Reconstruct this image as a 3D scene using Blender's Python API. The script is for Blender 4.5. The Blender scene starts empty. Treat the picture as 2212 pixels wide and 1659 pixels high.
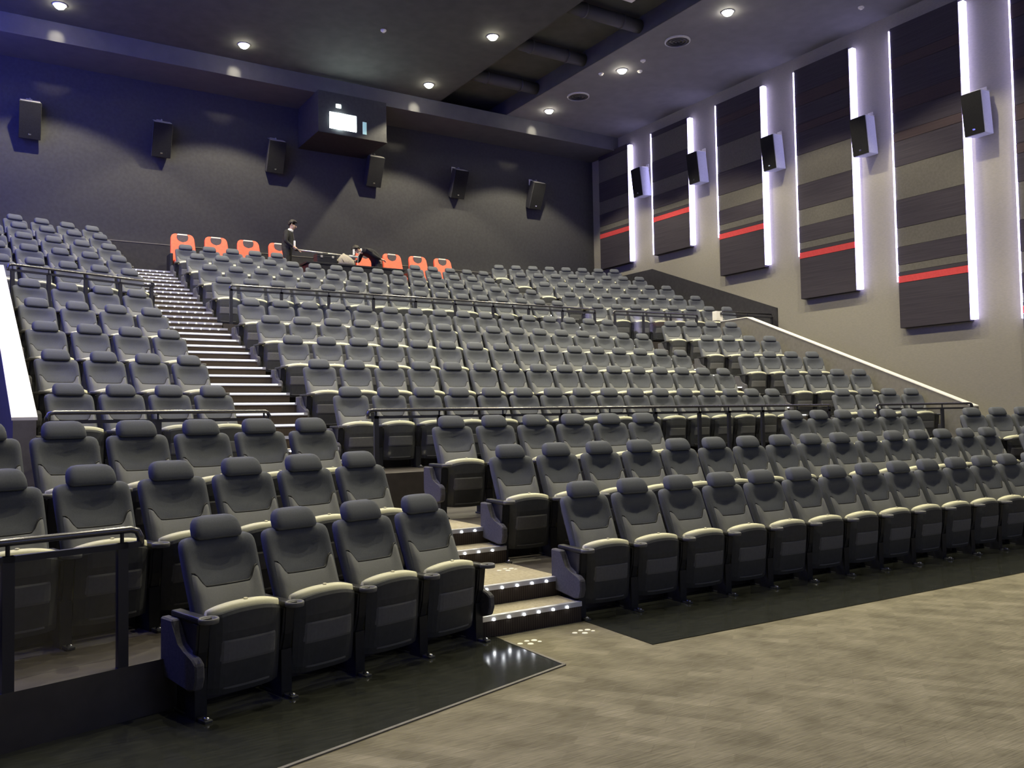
import bpy, bmesh, math, random
from mathutils import Vector, Matrix
random.seed(7)
S = bpy.context.scene
COL = S.collection
PI = math.pi

# ------------------------------------------------------------------ camera
CZ = 1.76
cam_d = bpy.data.cameras.new('camera')
cam_d.sensor_width = 36.0
cam_d.lens = 36.0 * 1835.4 / 2212.0
cam_d.clip_end = 200
cam = bpy.data.objects.new('camera', cam_d)
COL.objects.link(cam)
_r = Vector((0.845868, -0.533092, -0.017910))
_d = Vector((0.006112, 0.043262, -0.999045))
_f = Vector((0.533357, 0.844951, 0.039852))
cam.matrix_world = Matrix(((_r.x, -_d.x, -_f.x, 0), (_r.y, -_d.y, -_f.y, 0), (_r.z, -_d.z, -_f.z, CZ), (0, 0, 0, 1)))
S.camera = cam

# ------------------------------------------------------------------ world, exposure
w = bpy.data.worlds.new('world'); S.world = w; w.use_nodes = True
w.node_tree.nodes['Background'].inputs[0].default_value = (0.10, 0.11, 0.16, 1)
w.node_tree.nodes['Background'].inputs[1].default_value = 0.02
S.view_settings.view_transform = 'Standard'
S.view_settings.look = 'None'
S.view_settings.gamma = 1.0
S.view_settings.use_curve_mapping = False
S.view_settings.exposure = 0.0
if hasattr(S, 'cycles'):      # keep light paths short so the full-size frame stays affordable
    S.cycles.max_bounces = 5; S.cycles.diffuse_bounces = 3; S.cycles.glossy_bounces = 3; S.cycles.transparent_max_bounces = 16
DOWN_W = 1050.0          # watts of one ceiling downlight
DOWN_COL = (1.0, 0.91, 0.63)
LED_COL = (0.60, 0.55, 1.0)
LED_STR = 6.0
LED_FLARE_COL = (0.10, 0.12, 1.0)   # unseen left wall strips, made strong blue to imitate the lens flare
LED_FLARE_STR = 36.0
SCREEN_STR = 0.45

# ------------------------------------------------------------------ materials
def mat(name, col, rough=0.7, metal=0.0, emit=None, estr=0.0, spec=0.4):
    m = bpy.data.materials.new(name); m.use_nodes = True
    b = m.node_tree.nodes['Principled BSDF']
    b.inputs['Base Color'].default_value = (*col, 1)
    b.inputs['Roughness'].default_value = rough
    b.inputs['Metallic'].default_value = metal
    b.inputs['Specular IOR Level'].default_value = spec
    if emit:
        b.inputs['Emission Color'].default_value = (*emit, 1)
        b.inputs['Emission Strength'].default_value = estr
    return m

def noisy(name, c1, c2, scale=40, rough=0.9, bump=0.0, bscale=None, spec=0.3, detail=3, stretch=(1, 1, 1), coord='Object', lo=0.35, hi=0.65):
    m = mat(name, c1, rough, spec=spec)
    nt = m.node_tree; b = nt.nodes['Principled BSDF']
    tc = nt.nodes.new('ShaderNodeTexCoord'); mp = nt.nodes.new('ShaderNodeMapping')
    mp.inputs['Scale'].default_value = stretch
    nt.links.new(tc.outputs[coord], mp.inputs[0])
    n = nt.nodes.new('ShaderNodeTexNoise'); n.inputs['Scale'].default_value = scale; n.inputs['Detail'].default_value = detail
    nt.links.new(mp.outputs[0], n.inputs['Vector'])
    r = nt.nodes.new('ShaderNodeValToRGB')
    r.color_ramp.elements[0].position = lo; r.color_ramp.elements[1].position = hi
    r.color_ramp.elements[0].color = (*c1, 1); r.color_ramp.elements[1].color = (*c2, 1)
    nt.links.new(n.outputs['Fac'], r.inputs[0]); nt.links.new(r.outputs[0], b.inputs['Base Color'])
    if bump:
        n2 = nt.nodes.new('ShaderNodeTexNoise'); n2.inputs['Scale'].default_value = bscale or scale * 3; n2.inputs['Detail'].default_value = 2
        nt.links.new(mp.outputs[0], n2.inputs['Vector'])
        bp = nt.nodes.new('ShaderNodeBump'); bp.inputs['Strength'].default_value = bump; bp.inputs['Distance'].default_value = 0.01
        nt.links.new(n2.outputs['Fac'], bp.inputs['Height']); nt.links.new(bp.outputs[0], b.inputs['Normal'])
    return m

def carpet_mat():
    m = mat('carpet_beige', (0.3, 0.28, 0.22), 0.95, spec=0.1)
    nt = m.node_tree; b = nt.nodes['Principled BSDF']; L = nt.links.new
    tc = nt.nodes.new('ShaderNodeTexCoord')
    mp = nt.nodes.new('ShaderNodeMapping'); mp.inputs['Rotation'].default_value = (0, 0, 0.9)
    L(tc.outputs['Object'], mp.inputs[0])
    br = nt.nodes.new('ShaderNodeTexBrick'); br.inputs['Scale'].default_value = 1.0
    br.inputs['Color1'].default_value = (0.150, 0.137, 0.096, 1); br.inputs['Color2'].default_value = (0.205, 0.188, 0.135, 1)
    br.inputs['Mortar'].default_value = (0.165, 0.15, 0.107, 1); br.inputs['Mortar Size'].default_value = 0.004
    br.inputs['Brick Width'].default_value = 0.42; br.inputs['Row Height'].default_value = 0.115; br.inputs['Bias'].default_value = -0.25
    L(mp.outputs[0], br.inputs['Vector'])
    wv = nt.nodes.new('ShaderNodeTexNoise'); wv.inputs['Scale'].default_value = 3.0; wv.inputs['Detail'].default_value = 4
    L(tc.outputs['Object'], wv.inputs['Vector'])
    st = nt.nodes.new('ShaderNodeMapping'); st.inputs['Rotation'].default_value = (0, 0, 0.9); st.inputs['Scale'].default_value = (6, 90, 1)
    L(tc.outputs['Object'], st.inputs[0])
    n = nt.nodes.new('ShaderNodeTexNoise'); n.inputs['Scale'].default_value = 1.0; n.inputs['Detail'].default_value = 3
    L(st.outputs[0], n.inputs['Vector'])
    mx = nt.nodes.new('ShaderNodeMixRGB'); mx.blend_type = 'OVERLAY'; mx.inputs[0].default_value = 0.5
    L(br.outputs['Color'], mx.inputs[1]); L(n.outputs['Fac'], mx.inputs[2])
    mx2 = nt.nodes.new('ShaderNodeMixRGB'); mx2.blend_type = 'SOFT_LIGHT'; mx2.inputs[0].default_value = 0.7
    L(mx.outputs[0], mx2.inputs[1]); L(wv.outputs['Fac'], mx2.inputs[2])
    L(mx2.outputs[0], b.inputs['Base Color'])
    bp = nt.nodes.new('ShaderNodeBump'); bp.inputs['Strength'].default_value = 0.4; bp.inputs['Distance'].default_value = 0.01
    L(n.outputs['Fac'], bp.inputs['Height']); L(bp.outputs[0], b.inputs['Normal'])
    return m

def glass_mat():
    m = bpy.data.materials.new('rail_glass'); m.use_nodes = True
    nt = m.node_tree; nt.nodes.clear()
    o = nt.nodes.new('ShaderNodeOutputMaterial'); mx = nt.nodes.new('ShaderNodeMixShader')
    t = nt.nodes.new('ShaderNodeBsdfTransparent'); t.inputs[0].default_value = (0.93, 0.94, 0.95, 1)
    g = nt.nodes.new('ShaderNodeBsdfGlossy'); g.inputs['Roughness'].default_value = 0.06
    lw = nt.nodes.new('ShaderNodeLayerWeight'); lw.inputs[0].default_value = 0.5
    pw = nt.nodes.new('ShaderNodeMath'); pw.operation = 'POWER'; pw.inputs[1].default_value = 4.0
    ma = nt.nodes.new('ShaderNodeMath'); ma.operation = 'MULTIPLY_ADD'; ma.inputs[1].default_value = 0.5; ma.inputs[2].default_value = 0.03
    nt.links.new(lw.outputs['Facing'], pw.inputs[0]); nt.links.new(pw.outputs[0], ma.inputs[0])
    nt.links.new(ma.outputs[0], mx.inputs[0]); nt.links.new(t.outputs[0], mx.inputs[1]); nt.links.new(g.outputs[0], mx.inputs[2])
    nt.links.new(mx.outputs[0], o.inputs[0])
    return m

def ribbed(name, c1, c2, scale):
    m = mat(name, c1, 0.9, spec=0.2)
    nt = m.node_tree; b = nt.nodes['Principled BSDF']; L = nt.links.new
    tc = nt.nodes.new('ShaderNodeTexCoord')
    wv = nt.nodes.new('ShaderNodeTexWave'); wv.bands_direction = 'X'; wv.inputs['Scale'].default_value = scale
    L(tc.outputs['Object'], wv.inputs['Vector'])
    r = nt.nodes.new('ShaderNodeValToRGB'); r.color_ramp.elements[0].color = (*c1, 1); r.color_ramp.elements[1].color = (*c2, 1)
    L(wv.outputs['Fac'], r.inputs[0]); L(r.outputs[0], b.inputs['Base Color'])
    return m

M = {}
M['fabric'] = noisy('seat_fabric_grey', (0.096, 0.103, 0.120), (0.105, 0.113, 0.131), 90, 0.95, 0.15, 300, spec=0.15)
M['fabric_lit'] = noisy('seat_fabric_lumbar_lit', (0.158, 0.164, 0.170), (0.170, 0.176, 0.182), 90, 0.95, 0.15, 300, spec=0.15)  # seat fabric lightened: light on the upturned lumbar put into its colour
M['cushion'] = noisy('seat_cushion_fabric', (0.66, 0.65, 0.47), (0.70, 0.69, 0.50), 90, 0.5, 0.15, 300, spec=0.2)
M['plastic'] = noisy('black_plastic', (0.016, 0.017, 0.020), (0.021, 0.022, 0.026), 30, 0.45)
M['pan'] = noisy('seat_shell_plastic', (0.052, 0.055, 0.057), (0.060, 0.063, 0.065), 25, 0.5)
M['panel'] = noisy('seat_under_panel', (0.135, 0.138, 0.138), (0.150, 0.153, 0.152), 50, 0.6)
M['endfab'] = noisy('end_panel_fabric', (0.075, 0.075, 0.088), (0.095, 0.095, 0.108), 60, 0.9, 0.2, 240)
M['chrome'] = mat('chrome', (0.75, 0.75, 0.75), 0.2, 1.0)
M['plate'] = mat('number_plate_metal', (0.85, 0.82, 0.65), 0.3, 0.7)
M['red'] = noisy('red_seat_vinyl', (0.88, 0.120, 0.065), (0.92, 0.140, 0.075), 20, 0.55)
M['redgrey'] = noisy('red_seat_grey_pad', (0.085, 0.08, 0.085), (0.11, 0.10, 0.11), 40, 0.8)
M['white'] = noisy('white_vinyl', (0.72, 0.70, 0.64), (0.78, 0.76, 0.70), 20, 0.6)
M['carpet'] = carpet_mat()
M['tread'] = noisy('stair_carpet', (0.30, 0.27, 0.18), (0.38, 0.34, 0.24), 30, 0.95, 0.3, 120, spec=0.1)
M['riser'] = ribbed('stair_riser_ribbed', (0.040, 0.032, 0.026), (0.075, 0.060, 0.048), 14)
M['tier'] = noisy('tier_floor_dark', (0.046, 0.040, 0.036), (0.060, 0.053, 0.047), 8, 0.4, spec=0.5)
M['blackfloor'] = noisy('black_vinyl_floor', (0.020, 0.022, 0.019), (0.030, 0.032, 0.027), 6, 0.13, spec=0.5, stretch=(1, 8, 1))
M['ceil'] = noisy('ceiling_grey', (0.17, 0.17, 0.19), (0.19, 0.19, 0.21), 3, 0.85)
M['bulkhead'] = noisy('bulkhead_grey', (0.085, 0.085, 0.098), (0.097, 0.097, 0.11), 3, 0.85)
M['ceilblack'] = noisy('ceiling_black', (0.065, 0.067, 0.064), (0.078, 0.080, 0.075), 3, 0.9)
M['rear'] = noisy('rear_wall_fabric', (0.046, 0.046, 0.050), (0.054, 0.054, 0.058), 12, 0.95, 0.2, 80)
M['side'] = noisy('side_wall_beige', (0.235, 0.222, 0.190), (0.26, 0.246, 0.21), 14, 0.95, 0.3, 90, stretch=(1, 1, 4))
M['parapet'] = noisy('parapet_grey', (0.16, 0.152, 0.132), (0.185, 0.175, 0.155), 14, 0.9)
M['capwhite'] = noisy('parapet_cap_cream', (0.80, 0.78, 0.70), (0.85, 0.83, 0.75), 10, 0.5)
M['dado'] = noisy('dado_black', (0.022, 0.021, 0.026), (0.030, 0.029, 0.034), 10, 0.7)
M['bandblack'] = noisy('panel_fabric_black', (0.030, 0.026, 0.036), (0.044, 0.038, 0.050), 5, 0.95, stretch=(1, 0.2, 10))
M['bandbrown'] = noisy('panel_fabric_brown', (0.042, 0.030, 0.034), (0.054, 0.038, 0.042), 5, 0.95, stretch=(1, 0.2, 10))
M['bandgrey'] = noisy('panel_fabric_grey', (0.090, 0.085, 0.077), (0.105, 0.099, 0.090), 20, 0.95)
M['bandred'] = noisy('panel_fabric_red', (0.46, 0.045, 0.05), (0.50, 0.055, 0.06), 20, 0.9)
M['led'] = mat('led_strip', (0.8, 0.8, 0.9), 0.5, emit=LED_COL, estr=LED_STR)
M['speaker'] = noisy('speaker_black', (0.013, 0.013, 0.015), (0.017, 0.017, 0.019), 40, 0.9, spec=0.1)
M['spside_lit'] = noisy('speaker_cabinet_led_lit', (0.28, 0.29, 0.34), (0.32, 0.33, 0.38), 30, 0.6)  # cabinet paled towards blue: LED glow on its side put into the colour
M['spdark'] = noisy('speaker_cabinet_dark', (0.045, 0.045, 0.048), (0.055, 0.055, 0.058), 30, 0.6)
M['steel'] = mat('bracket_steel', (0.62, 0.60, 0.56), 0.4, 0.6)
M['railmetal'] = mat('rail_tube_metal', (0.13, 0.13, 0.145), 0.25, 0.8)
M['raildark'] = mat('rail_post_black', (0.030, 0.031, 0.040), 0.4, 0.2)
M['glass'] = glass_mat()
M['lamp'] = mat('downlight_lens', (1, 1, 1), 0.5, emit=(1.0, 0.93, 0.72), estr=70)
M['trimring'] = mat('downlight_trim', (0.5, 0.5, 0.5), 0.4)
M['steplamp'] = mat('step_lamp', (1, 1, 1), 0.4, emit=(0.95, 0.97, 1.0), estr=16)
M['stepstrip'] = mat('step_light_strip', (1, 1, 1), 0.4, emit=(0.92, 0.95, 1.0), estr=1.1)
M['ledflare'] = mat('led_strip_flare_blue', (0.8, 0.8, 0.9), 0.5, emit=LED_FLARE_COL, estr=LED_FLARE_STR)  # left wall strips, colour and strength set to imitate lens flare
M['alu'] = mat('nosing_aluminium', (0.72, 0.74, 0.80), 0.35, 0.7)
M['projglow'] = mat('projector_light', (1, 1, 1), 0.4, emit=(0.85, 1.0, 0.97), estr=30)
M['projsoft'] = mat('port_window_light', (0.4, 0.6, 0.6), 0.3, emit=(0.35, 0.62, 0.66), estr=0.5)
M['screen'] = mat('cinema_screen', (0.75, 0.75, 0.75), 0.8, emit=(0.60, 0.68, 1.0), estr=SCREEN_STR)
M['duct'] = mat('duct_grey', (0.06, 0.06, 0.065), 0.6)
M['skin'] = noisy('skin', (0.50, 0.33, 0.25), (0.55, 0.37, 0.28), 20, 0.6)
M['suit'] = noisy('black_suit', (0.020, 0.020, 0.022), (0.028, 0.028, 0.030), 30, 0.85)
M['hair'] = noisy('dark_hair', (0.030, 0.026, 0.024), (0.045, 0.040, 0.036), 60, 0.6)
M['paper'] = mat('white_paper', (0.85, 0.85, 0.86), 0.7)
M['beige'] = noisy('beige_cloth', (0.33, 0.30, 0.25), (0.40, 0.36, 0.30), 25, 0.95, 0.4, 60)
M['glints'] = mat('painted_glint_white', (0.9, 0.88, 0.75), 0.4)  # white discs stand in for glints of lamplight on the carpet

for _k in ('steplamp', 'stepstrip', 'projsoft', 'lamp'):     # tiny glowing lenses: no direct light sampling needed
    M[_k].cycles.emission_sampling = 'NONE'

# ------------------------------------------------------------------ mesh helpers
def mesh_obj(name, bm, material, parent=None, smooth=False):
    bmesh.ops.recalc_face_normals(bm, faces=bm.faces)
    me = bpy.data.meshes.new(name)
    bm.to_mesh(me); bm.free()
    if smooth:
        for p in me.polygons: p.use_smooth = True
    if material is not None: me.materials.append(material)
    o = bpy.data.objects.new(name, me); COL.objects.link(o)
    if parent: o.parent = parent
    return o

def box(bm, x0, x1, y0, y1, z0, z1, mtx=None):
    vs = [bm.verts.new((x, y, z)) for x in (x0, x1) for y in (y0, y1) for z in (z0, z1)]
    if mtx:
        for v in vs: v.co = mtx @ v.co
    for f in ((0, 1, 3, 2), (4, 6, 7, 5), (0, 4, 5, 1), (2, 3, 7, 6), (0, 2, 6, 4), (1, 5, 7, 3)):
        bm.faces.new([vs[i] for i in f])
    return vs

def bbox_bm(x0, x1, y0, y1, z0, z1, bev=0.0, mtx=None, seg=2):
    bm = bmesh.new(); box(bm, x0, x1, y0, y1, z0, z1, mtx)
    if bev: bmesh.ops.bevel(bm, geom=bm.edges[:], offset=bev, segments=seg, affect='EDGES', profile=0.5)
    return bm

def prism(bm, pts, axis, a, b):
    """extrude 2D polygon; axis 'x': pts=(y,z), axis 'y': (x,z), axis 'z': (x,y)"""
    def mk(p, t):
        return {'x': (t, p[0], p[1]), 'y': (p[0], t, p[1]), 'z': (p[0], p[1], t)}[axis]
    A = [bm.verts.new(mk(p, a)) for p in pts]; B = [bm.verts.new(mk(p, b)) for p in pts]
    bm.faces.new(A); bm.faces.new(B[::-1])
    n = len(pts)
    for i in range(n): bm.faces.new((A[i], B[i], B[(i + 1) % n], A[(i + 1) % n]))

def loft(bm, rows, cap=True, close=True):
    R = [[bm.verts.new(p) for p in r] for r in rows]
    n = len(rows[0])
    for i in range(len(R) - 1):
        for j in range(n if close else n - 1):
            bm.faces.new((R[i][j], R[i][(j + 1) % n], R[i + 1][(j + 1) % n], R[i + 1][j]))
    if cap:
        bm.faces.new(R[0][::-1]); bm.faces.new(R[-1])
    return R

def sring(cx, cy, z, hw, hd, n=20, e=0.5, curve=0.0):
    """superellipse ring in xy plane; curve bends the sides forward (-y)"""
    out = []
    for k in range(n):
        t = 2 * PI * k / n
        c, s = math.cos(t), math.sin(t)
        x = hw * math.copysign(abs(c) ** e, c); y = hd * math.copysign(abs(s) ** e, s)
        out.append((cx + x, cy + y - curve * (x / max(hw, 1e-6)) ** 2, z))
    return out

def cyl(bm, p, q, r0, r1=None, n=12):
    p, q = Vector(p), Vector(q); r1 = r0 if r1 is None else r1
    d = (q - p).normalized(); u = d.orthogonal().normalized(); v = d.cross(u)
    rows = [[tuple(c + r * (math.cos(2 * PI * k / n) * u + math.sin(2 * PI * k / n) * v)) for k in range(n)] for c, r in ((p, r0), (q, r1))]
    loft(bm, rows)

def tube(bm, path, r, n=10):
    path = [Vector(p) for p in path]; rows = []
    u = None
    for i, p in enumerate(path):
        d = ((path[min(i + 1, len(path) - 1)] - path[max(i - 1, 0)])).normalized()
        u = d.orthogonal().normalized() if u is None else (u - d * u.dot(d)).normalized()
        v = d.cross(u)
        rows.append([tuple(p + r * (math.cos(2 * PI * k / n) * u + math.sin(2 * PI * k / n) * v)) for k in range(n)])
    loft(bm, rows)

def ball(bm, c, rx, ry, rz, u=12, v=8):
    bmesh.ops.create_uvsphere(bm, u_segments=u, v_segments=v, radius=1.0, matrix=Matrix.Translation(c) @ Matrix.Diagonal((rx, ry, rz, 1)))

def empty(name, loc=(0, 0, 0), rz=0.0):
    o = bpy.data.objects.new(name, None); COL.objects.link(o)
    o.empty_display_size = 0.1; o.location = loc; o.rotation_euler = (0, 0, rz)
    return o

def tag(o, label, cat, group=None):
    o['label'] = label; o['category'] = cat
    if group: o['group'] = group
    return o

def struct(o):
    o['kind'] = 'structure'; return o

def copy_tree(o, parent=None):
    c = o.copy(); COL.objects.link(c); c.parent = parent
    for ch in o.children: copy_tree(ch, c)
    return c

def ordinal(n):
    return ['first', 'second', 'third', 'fourth', 'fifth', 'sixth', 'seventh', 'eighth', 'ninth', 'tenth', 'eleventh', 'twelfth', 'thirteenth', 'fourteenth', 'fifteenth', 'sixteenth'][n - 1]

# ------------------------------------------------------------------ layout numbers (metres, from the photograph)
XL, XR, YB, YF = -1.60, 19.20, 24.60, -7.0
ZC, ZS, YFA = 11.61, 11.13, 23.08
XM = 8.795
SP = 0.58
HEAD = 1.16
ZR = [1.084, 1.559, 2.039, 2.516, 2.982, 3.720, 4.193, 4.665, 5.122, 5.556]
CY = [11.364, 12.637, 13.892, 15.143, 16.421, 18.531, 19.790, 21.082, 22.408, 23.70]
ZLo = [0.0, 0.323, 0.640]
LA, RA, LOA = 0.2732, -0.2617, 0.2537

def rowC(k, i): return (4.445 + SP * i, CY[k - 1])
def rowL(k, i):
    o = (0.859 - 0.0415 * (k - 1), 10.762 + 1.2279 * (k - 1))
    if k > 5: o = (o[0] + 0.232, o[1] + 0.982)
    return (o[0] + SP * i * math.cos(LA), o[1] + SP * i * math.sin(LA))
def rowR(k, i):
    o = (15.096 - 0.0612 * (k - 1), 11.2175 + 1.1961 * (k - 1))
    if k > 5: o = (o[0] - 0.27, o[1] + 1.339)
    return (o[0] + SP * i * math.cos(RA), o[1] + SP * i * math.sin(RA))
LO = {3: (0.023, 7.626), 2: (0.115, 6.599), 1: (-0.370, 5.369)}
def rowl(k, i): return (LO[k][0] + SP * i * math.cos(LOA), LO[k][1] + SP * i * math.sin(LOA))
CO = {3: (4.759, 8.951), 2: (4.770, 7.672), 1: (4.775, 6.416)}
CA = -0.0309
def rowc(k, i): return (CO[k][0] + SP * i * math.cos(CA), CO[k][1] + SP * i * math.sin(CA))

# ------------------------------------------------------------------ room shell
bm = bmesh.new(); box(bm, XL, XR, YF, YB, -0.1, 0.0); struct(mesh_obj('floor', bm, M['carpet']))
bm = bmesh.new(); box(bm, XL - .2, XR + .2, YB, YB + .2, -0.1, ZC + 1.0); struct(mesh_obj('wall_rear', bm, M['rear']))
bm = bmesh.new(); box(bm, XR, XR + .2, YF, YB, -0.1, ZC + 1.0); struct(mesh_obj('wall_right', bm, M['side']))
bm = bmesh.new(); box(bm, XL - .2, XL, YF, YB, -0.1, ZC + 1.0); struct(mesh_obj('wall_left', bm, M['rear']))
bm = bmesh.new(); box(bm, XL - .2, XR + .2, YF - .2, YF, -0.1, ZC + 1.0); struct(mesh_obj('wall_front', bm, M['dado']))
# ceiling: grey perimeter with a black trench holding the ducts, and the bulkhead along the rear wall
TX0, TX1 = 12.1, 14.55
bm = bmesh.new(); box(bm, TX1, XR, YF, YB, ZC, ZC + .15); cr = struct(mesh_obj('ceiling', bm, M['ceil']))
bm = bmesh.new(); box(bm, XL, TX0, YF, YB, ZC, ZC + .15); struct(mesh_obj('ceiling', bm, M['ceilblack']))
bm = bmesh.new()
box(bm, TX0, TX1, YF, YB, ZC + .50, ZC + .60)
box(bm, TX0, TX0 + .02, YF, YB, ZC + .004, ZC + .5)
box(bm, TX1 - .02, TX1, YF, YB, ZC + .004, ZC + .5)
struct(mesh_obj('ceiling', bm, M['ceilblack']))
bm = bmesh.new(); box(bm, XL, XR, YFA, YB, ZS, ZC + .0); struct(mesh_obj('ceiling', bm, M['bulkhead']))
# screen on the front wall, behind the camera
bm = bmesh.new(); box(bm, 0.2, 17.4, YF + .03, YF + .08, 2.2, 9.4)
tag(mesh_obj('cinema_screen', bm, M['screen']), 'large pale cinema screen on the front wall facing the seats', 'screen')

# seating tiers
def line_y(p, a, x): return p[1] + (x - p[0]) * math.tan(a)
def tier(ztop, zbot, pl, xa, xb):
    pts = [p for p in pl] + [(xb, YB), (xa, YB)]
    bm = bmesh.new(); prism(bm, pts, 'z', zbot, ztop)
    o = struct(mesh_obj('floor', bm, M['tier'])); return o
def off(p, a, d): return (p[0] + d * math.sin(a), p[1] - d * math.cos(a))
# lower tier
for k, dl in ((2, 1.17), (3, 1.17)):
    pL = off(rowl(k, 0), LOA, dl); yc = CO[k][1] - 1.37
    mir = lambda x: line_y(pL, LOA, 2 * XM - x)
    pl = [(XL, line_y(pL, LOA, XL)), (3.34, line_y(pL, LOA, 3.34)), (3.345, yc + .06), (4.475, yc + .06), (4.48, yc), (13.1, yc - .25), (13.11, yc + .06), (14.24, yc + .06), (2 * XM - 3.34, mir(2 * XM - 3.34)), (XR, mir(XR))]
    tier(ZLo[k - 1], ZLo[k - 2], pl, XL, XR)
EDGE = [y - 1.36 for y in CY]
for k in range(1, 11):
    zb = (ZLo[2] if k == 1 else ZR[k - 2])
    pL = off(rowL(k, 3), LA, 1.30); pR = off(rowR(k, 0), RA, 1.30)
    e = EDGE[k - 1]
    if k <= 5:
        xa, xb = 0.42, 17.2
        pl = [(xa, line_y(pL, LA, xa)), (2.93, line_y(pL, LA, 2.93)), (2.94, e + .06), (4.115, e + .06), (4.12, e), (13.47, e), (13.475, e + .06), (14.65, e + .06), (14.66, line_y(pR, RA, 14.66)), (xb, line_y(pR, RA, xb))]
    elif k == 6:
        xa, xb = XL, XR
        pl = [(xa, 16.0), (.42, 16.45), (2.93, 17.43), (2.94, e + .06), (4.115, e + .06), (4.12, e), (13.47, e), (13.475, e + .06), (14.65, e + .06), (14.66, 17.15), (17.1, 16.85), (17.1, 16.35), (xb, 16.30)]
    else:
        xa, xb = XL, XR
        pl = [(xa, line_y(pL, LA, xa)), (2.93, line_y(pL, LA, 2.93)), (2.94, e + .06), (4.115, e + .06), (4.12, e), (13.47, e), (13.475, e + .06), (14.65, e + .06), (14.66, line_y(pR, RA, 14.66)), (xb, line_y(pR, RA, xb))]
    tier(ZR[k - 1], zb, pl, xa, xb)
# dark sheets standing in for the unlit corridor openings under the upper tier
bm = bmesh.new(); box(bm, 17.2, XR, 16.42, 16.52, 0, ZR[5] - .75); struct(mesh_obj('wall_dark_opening_right', bm, M['dado']))
bm = bmesh.new(); box(bm, XL, .42, 16.2, 16.3, 0, ZR[5] - .75); struct(mesh_obj('wall_dark_opening_left', bm, M['dado']))

# black polished floor strips under the front row
bm = bmesh.new(); prism(bm, [(-1.6, 3.52), (1.406, 4.374), (3.544, 4.981), (3.541, 5.95), (3.35, 6.24), (-1.6, 4.95)], 'z', 0.0, 0.006)
struct(mesh_obj('floor', bm, M['blackfloor']))
bm = bmesh.new(); prism(bm, [(4.405, 5.022), (9.537, 4.87), (13.6, 4.75), (17.59, 3.7), (19.2, 3.3), (19.2, 4.7), (14.3, 6.2), (13.3, 6.05), (4.45, 6.30)], 'z', 0.0, 0.006)
struct(mesh_obj('floor', bm, M['blackfloor']))
for a, b in (((1.406, 4.374), (3.544, 4.981)), ((3.544, 4.981), (3.541, 5.787)), ((-1.6, 3.52), (1.406, 4.374))):
    d = Vector((b[0] - a[0], b[1] - a[1], 0)).normalized(); n = Vector((d.y, -d.x, 0)) * .012
    bm = bmesh.new(); prism(bm, [(a[0] - n.x, a[1] - n.y), (b[0] - n.x, b[1] - n.y), (b[0] + n.x, b[1] + n.y), (a[0] + n.x, a[1] + n.y)], 'z', 0.0, 0.009)
    struct(mesh_obj('trim_1', bm, M['parapet']))

# parapets beside the stepped middle tier
def parapet(name, xi0, xi1, wd, sgn, ct):
    # profile along y: flat top then slope
    prof = [(16.44, 4.27), (15.5, 4.28), (9.8, 1.905), (9.6, 1.822)]
    def X(y): return xi0 + (xi1 - xi0) * (15.5 - y) / 6.5
    bm = bmesh.new(); rows = []
    for y, z in prof:
        x = X(y); rows.append([(x, y, 0.0), (x + sgn * wd, y, 0.0), (x + sgn * wd, y, z), (x, y, z)])
    loft(bm, rows); o = struct(mesh_obj(name, bm, M['parapet']))
    bm = bmesh.new(); rows = []
    for y, z in prof:
        x = X(y); rows.append([(x - sgn * .012, y, z), (x + sgn * (wd + .012), y, z), (x + sgn * (wd + .012), y, z + ct), (x - sgn * .012, y, z + ct)])
    loft(bm, rows); mesh_obj('cap', bm, M['capwhite'], o)
    return o
parapet('wall_parapet_right', 17.12, 17.12, 0.2, 1, .022)
parapet('wall_parapet_left', 0.34, 0.52, 0.2, -1, .03)
# dado on the right wall, the left wall and the rear wall beside the upper tier
for nm, xa, xb in (('trim_2', XR - .03, XR), ('trim_3', XL, XL + .03)):
    bm = bmesh.new(); prism(bm, [(YB, 3.0), (YB, 6.67), (21.43, 6.67), (16.24, 4.74), (16.24, 3.0)], 'x', xa, xb)
    struct(mesh_obj(nm, bm, M['dado']))
bm = bmesh.new(); box(bm, XL, XR, YB - .18, YB, 5.5, 6.63); o = struct(mesh_obj('trim_4', bm, M['dado']))
bm = bmesh.new(); box(bm, XL, XR, YB - .19, YB, 6.63, 6.65); mesh_obj('ledge', bm, M['parapet'], o)

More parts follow.
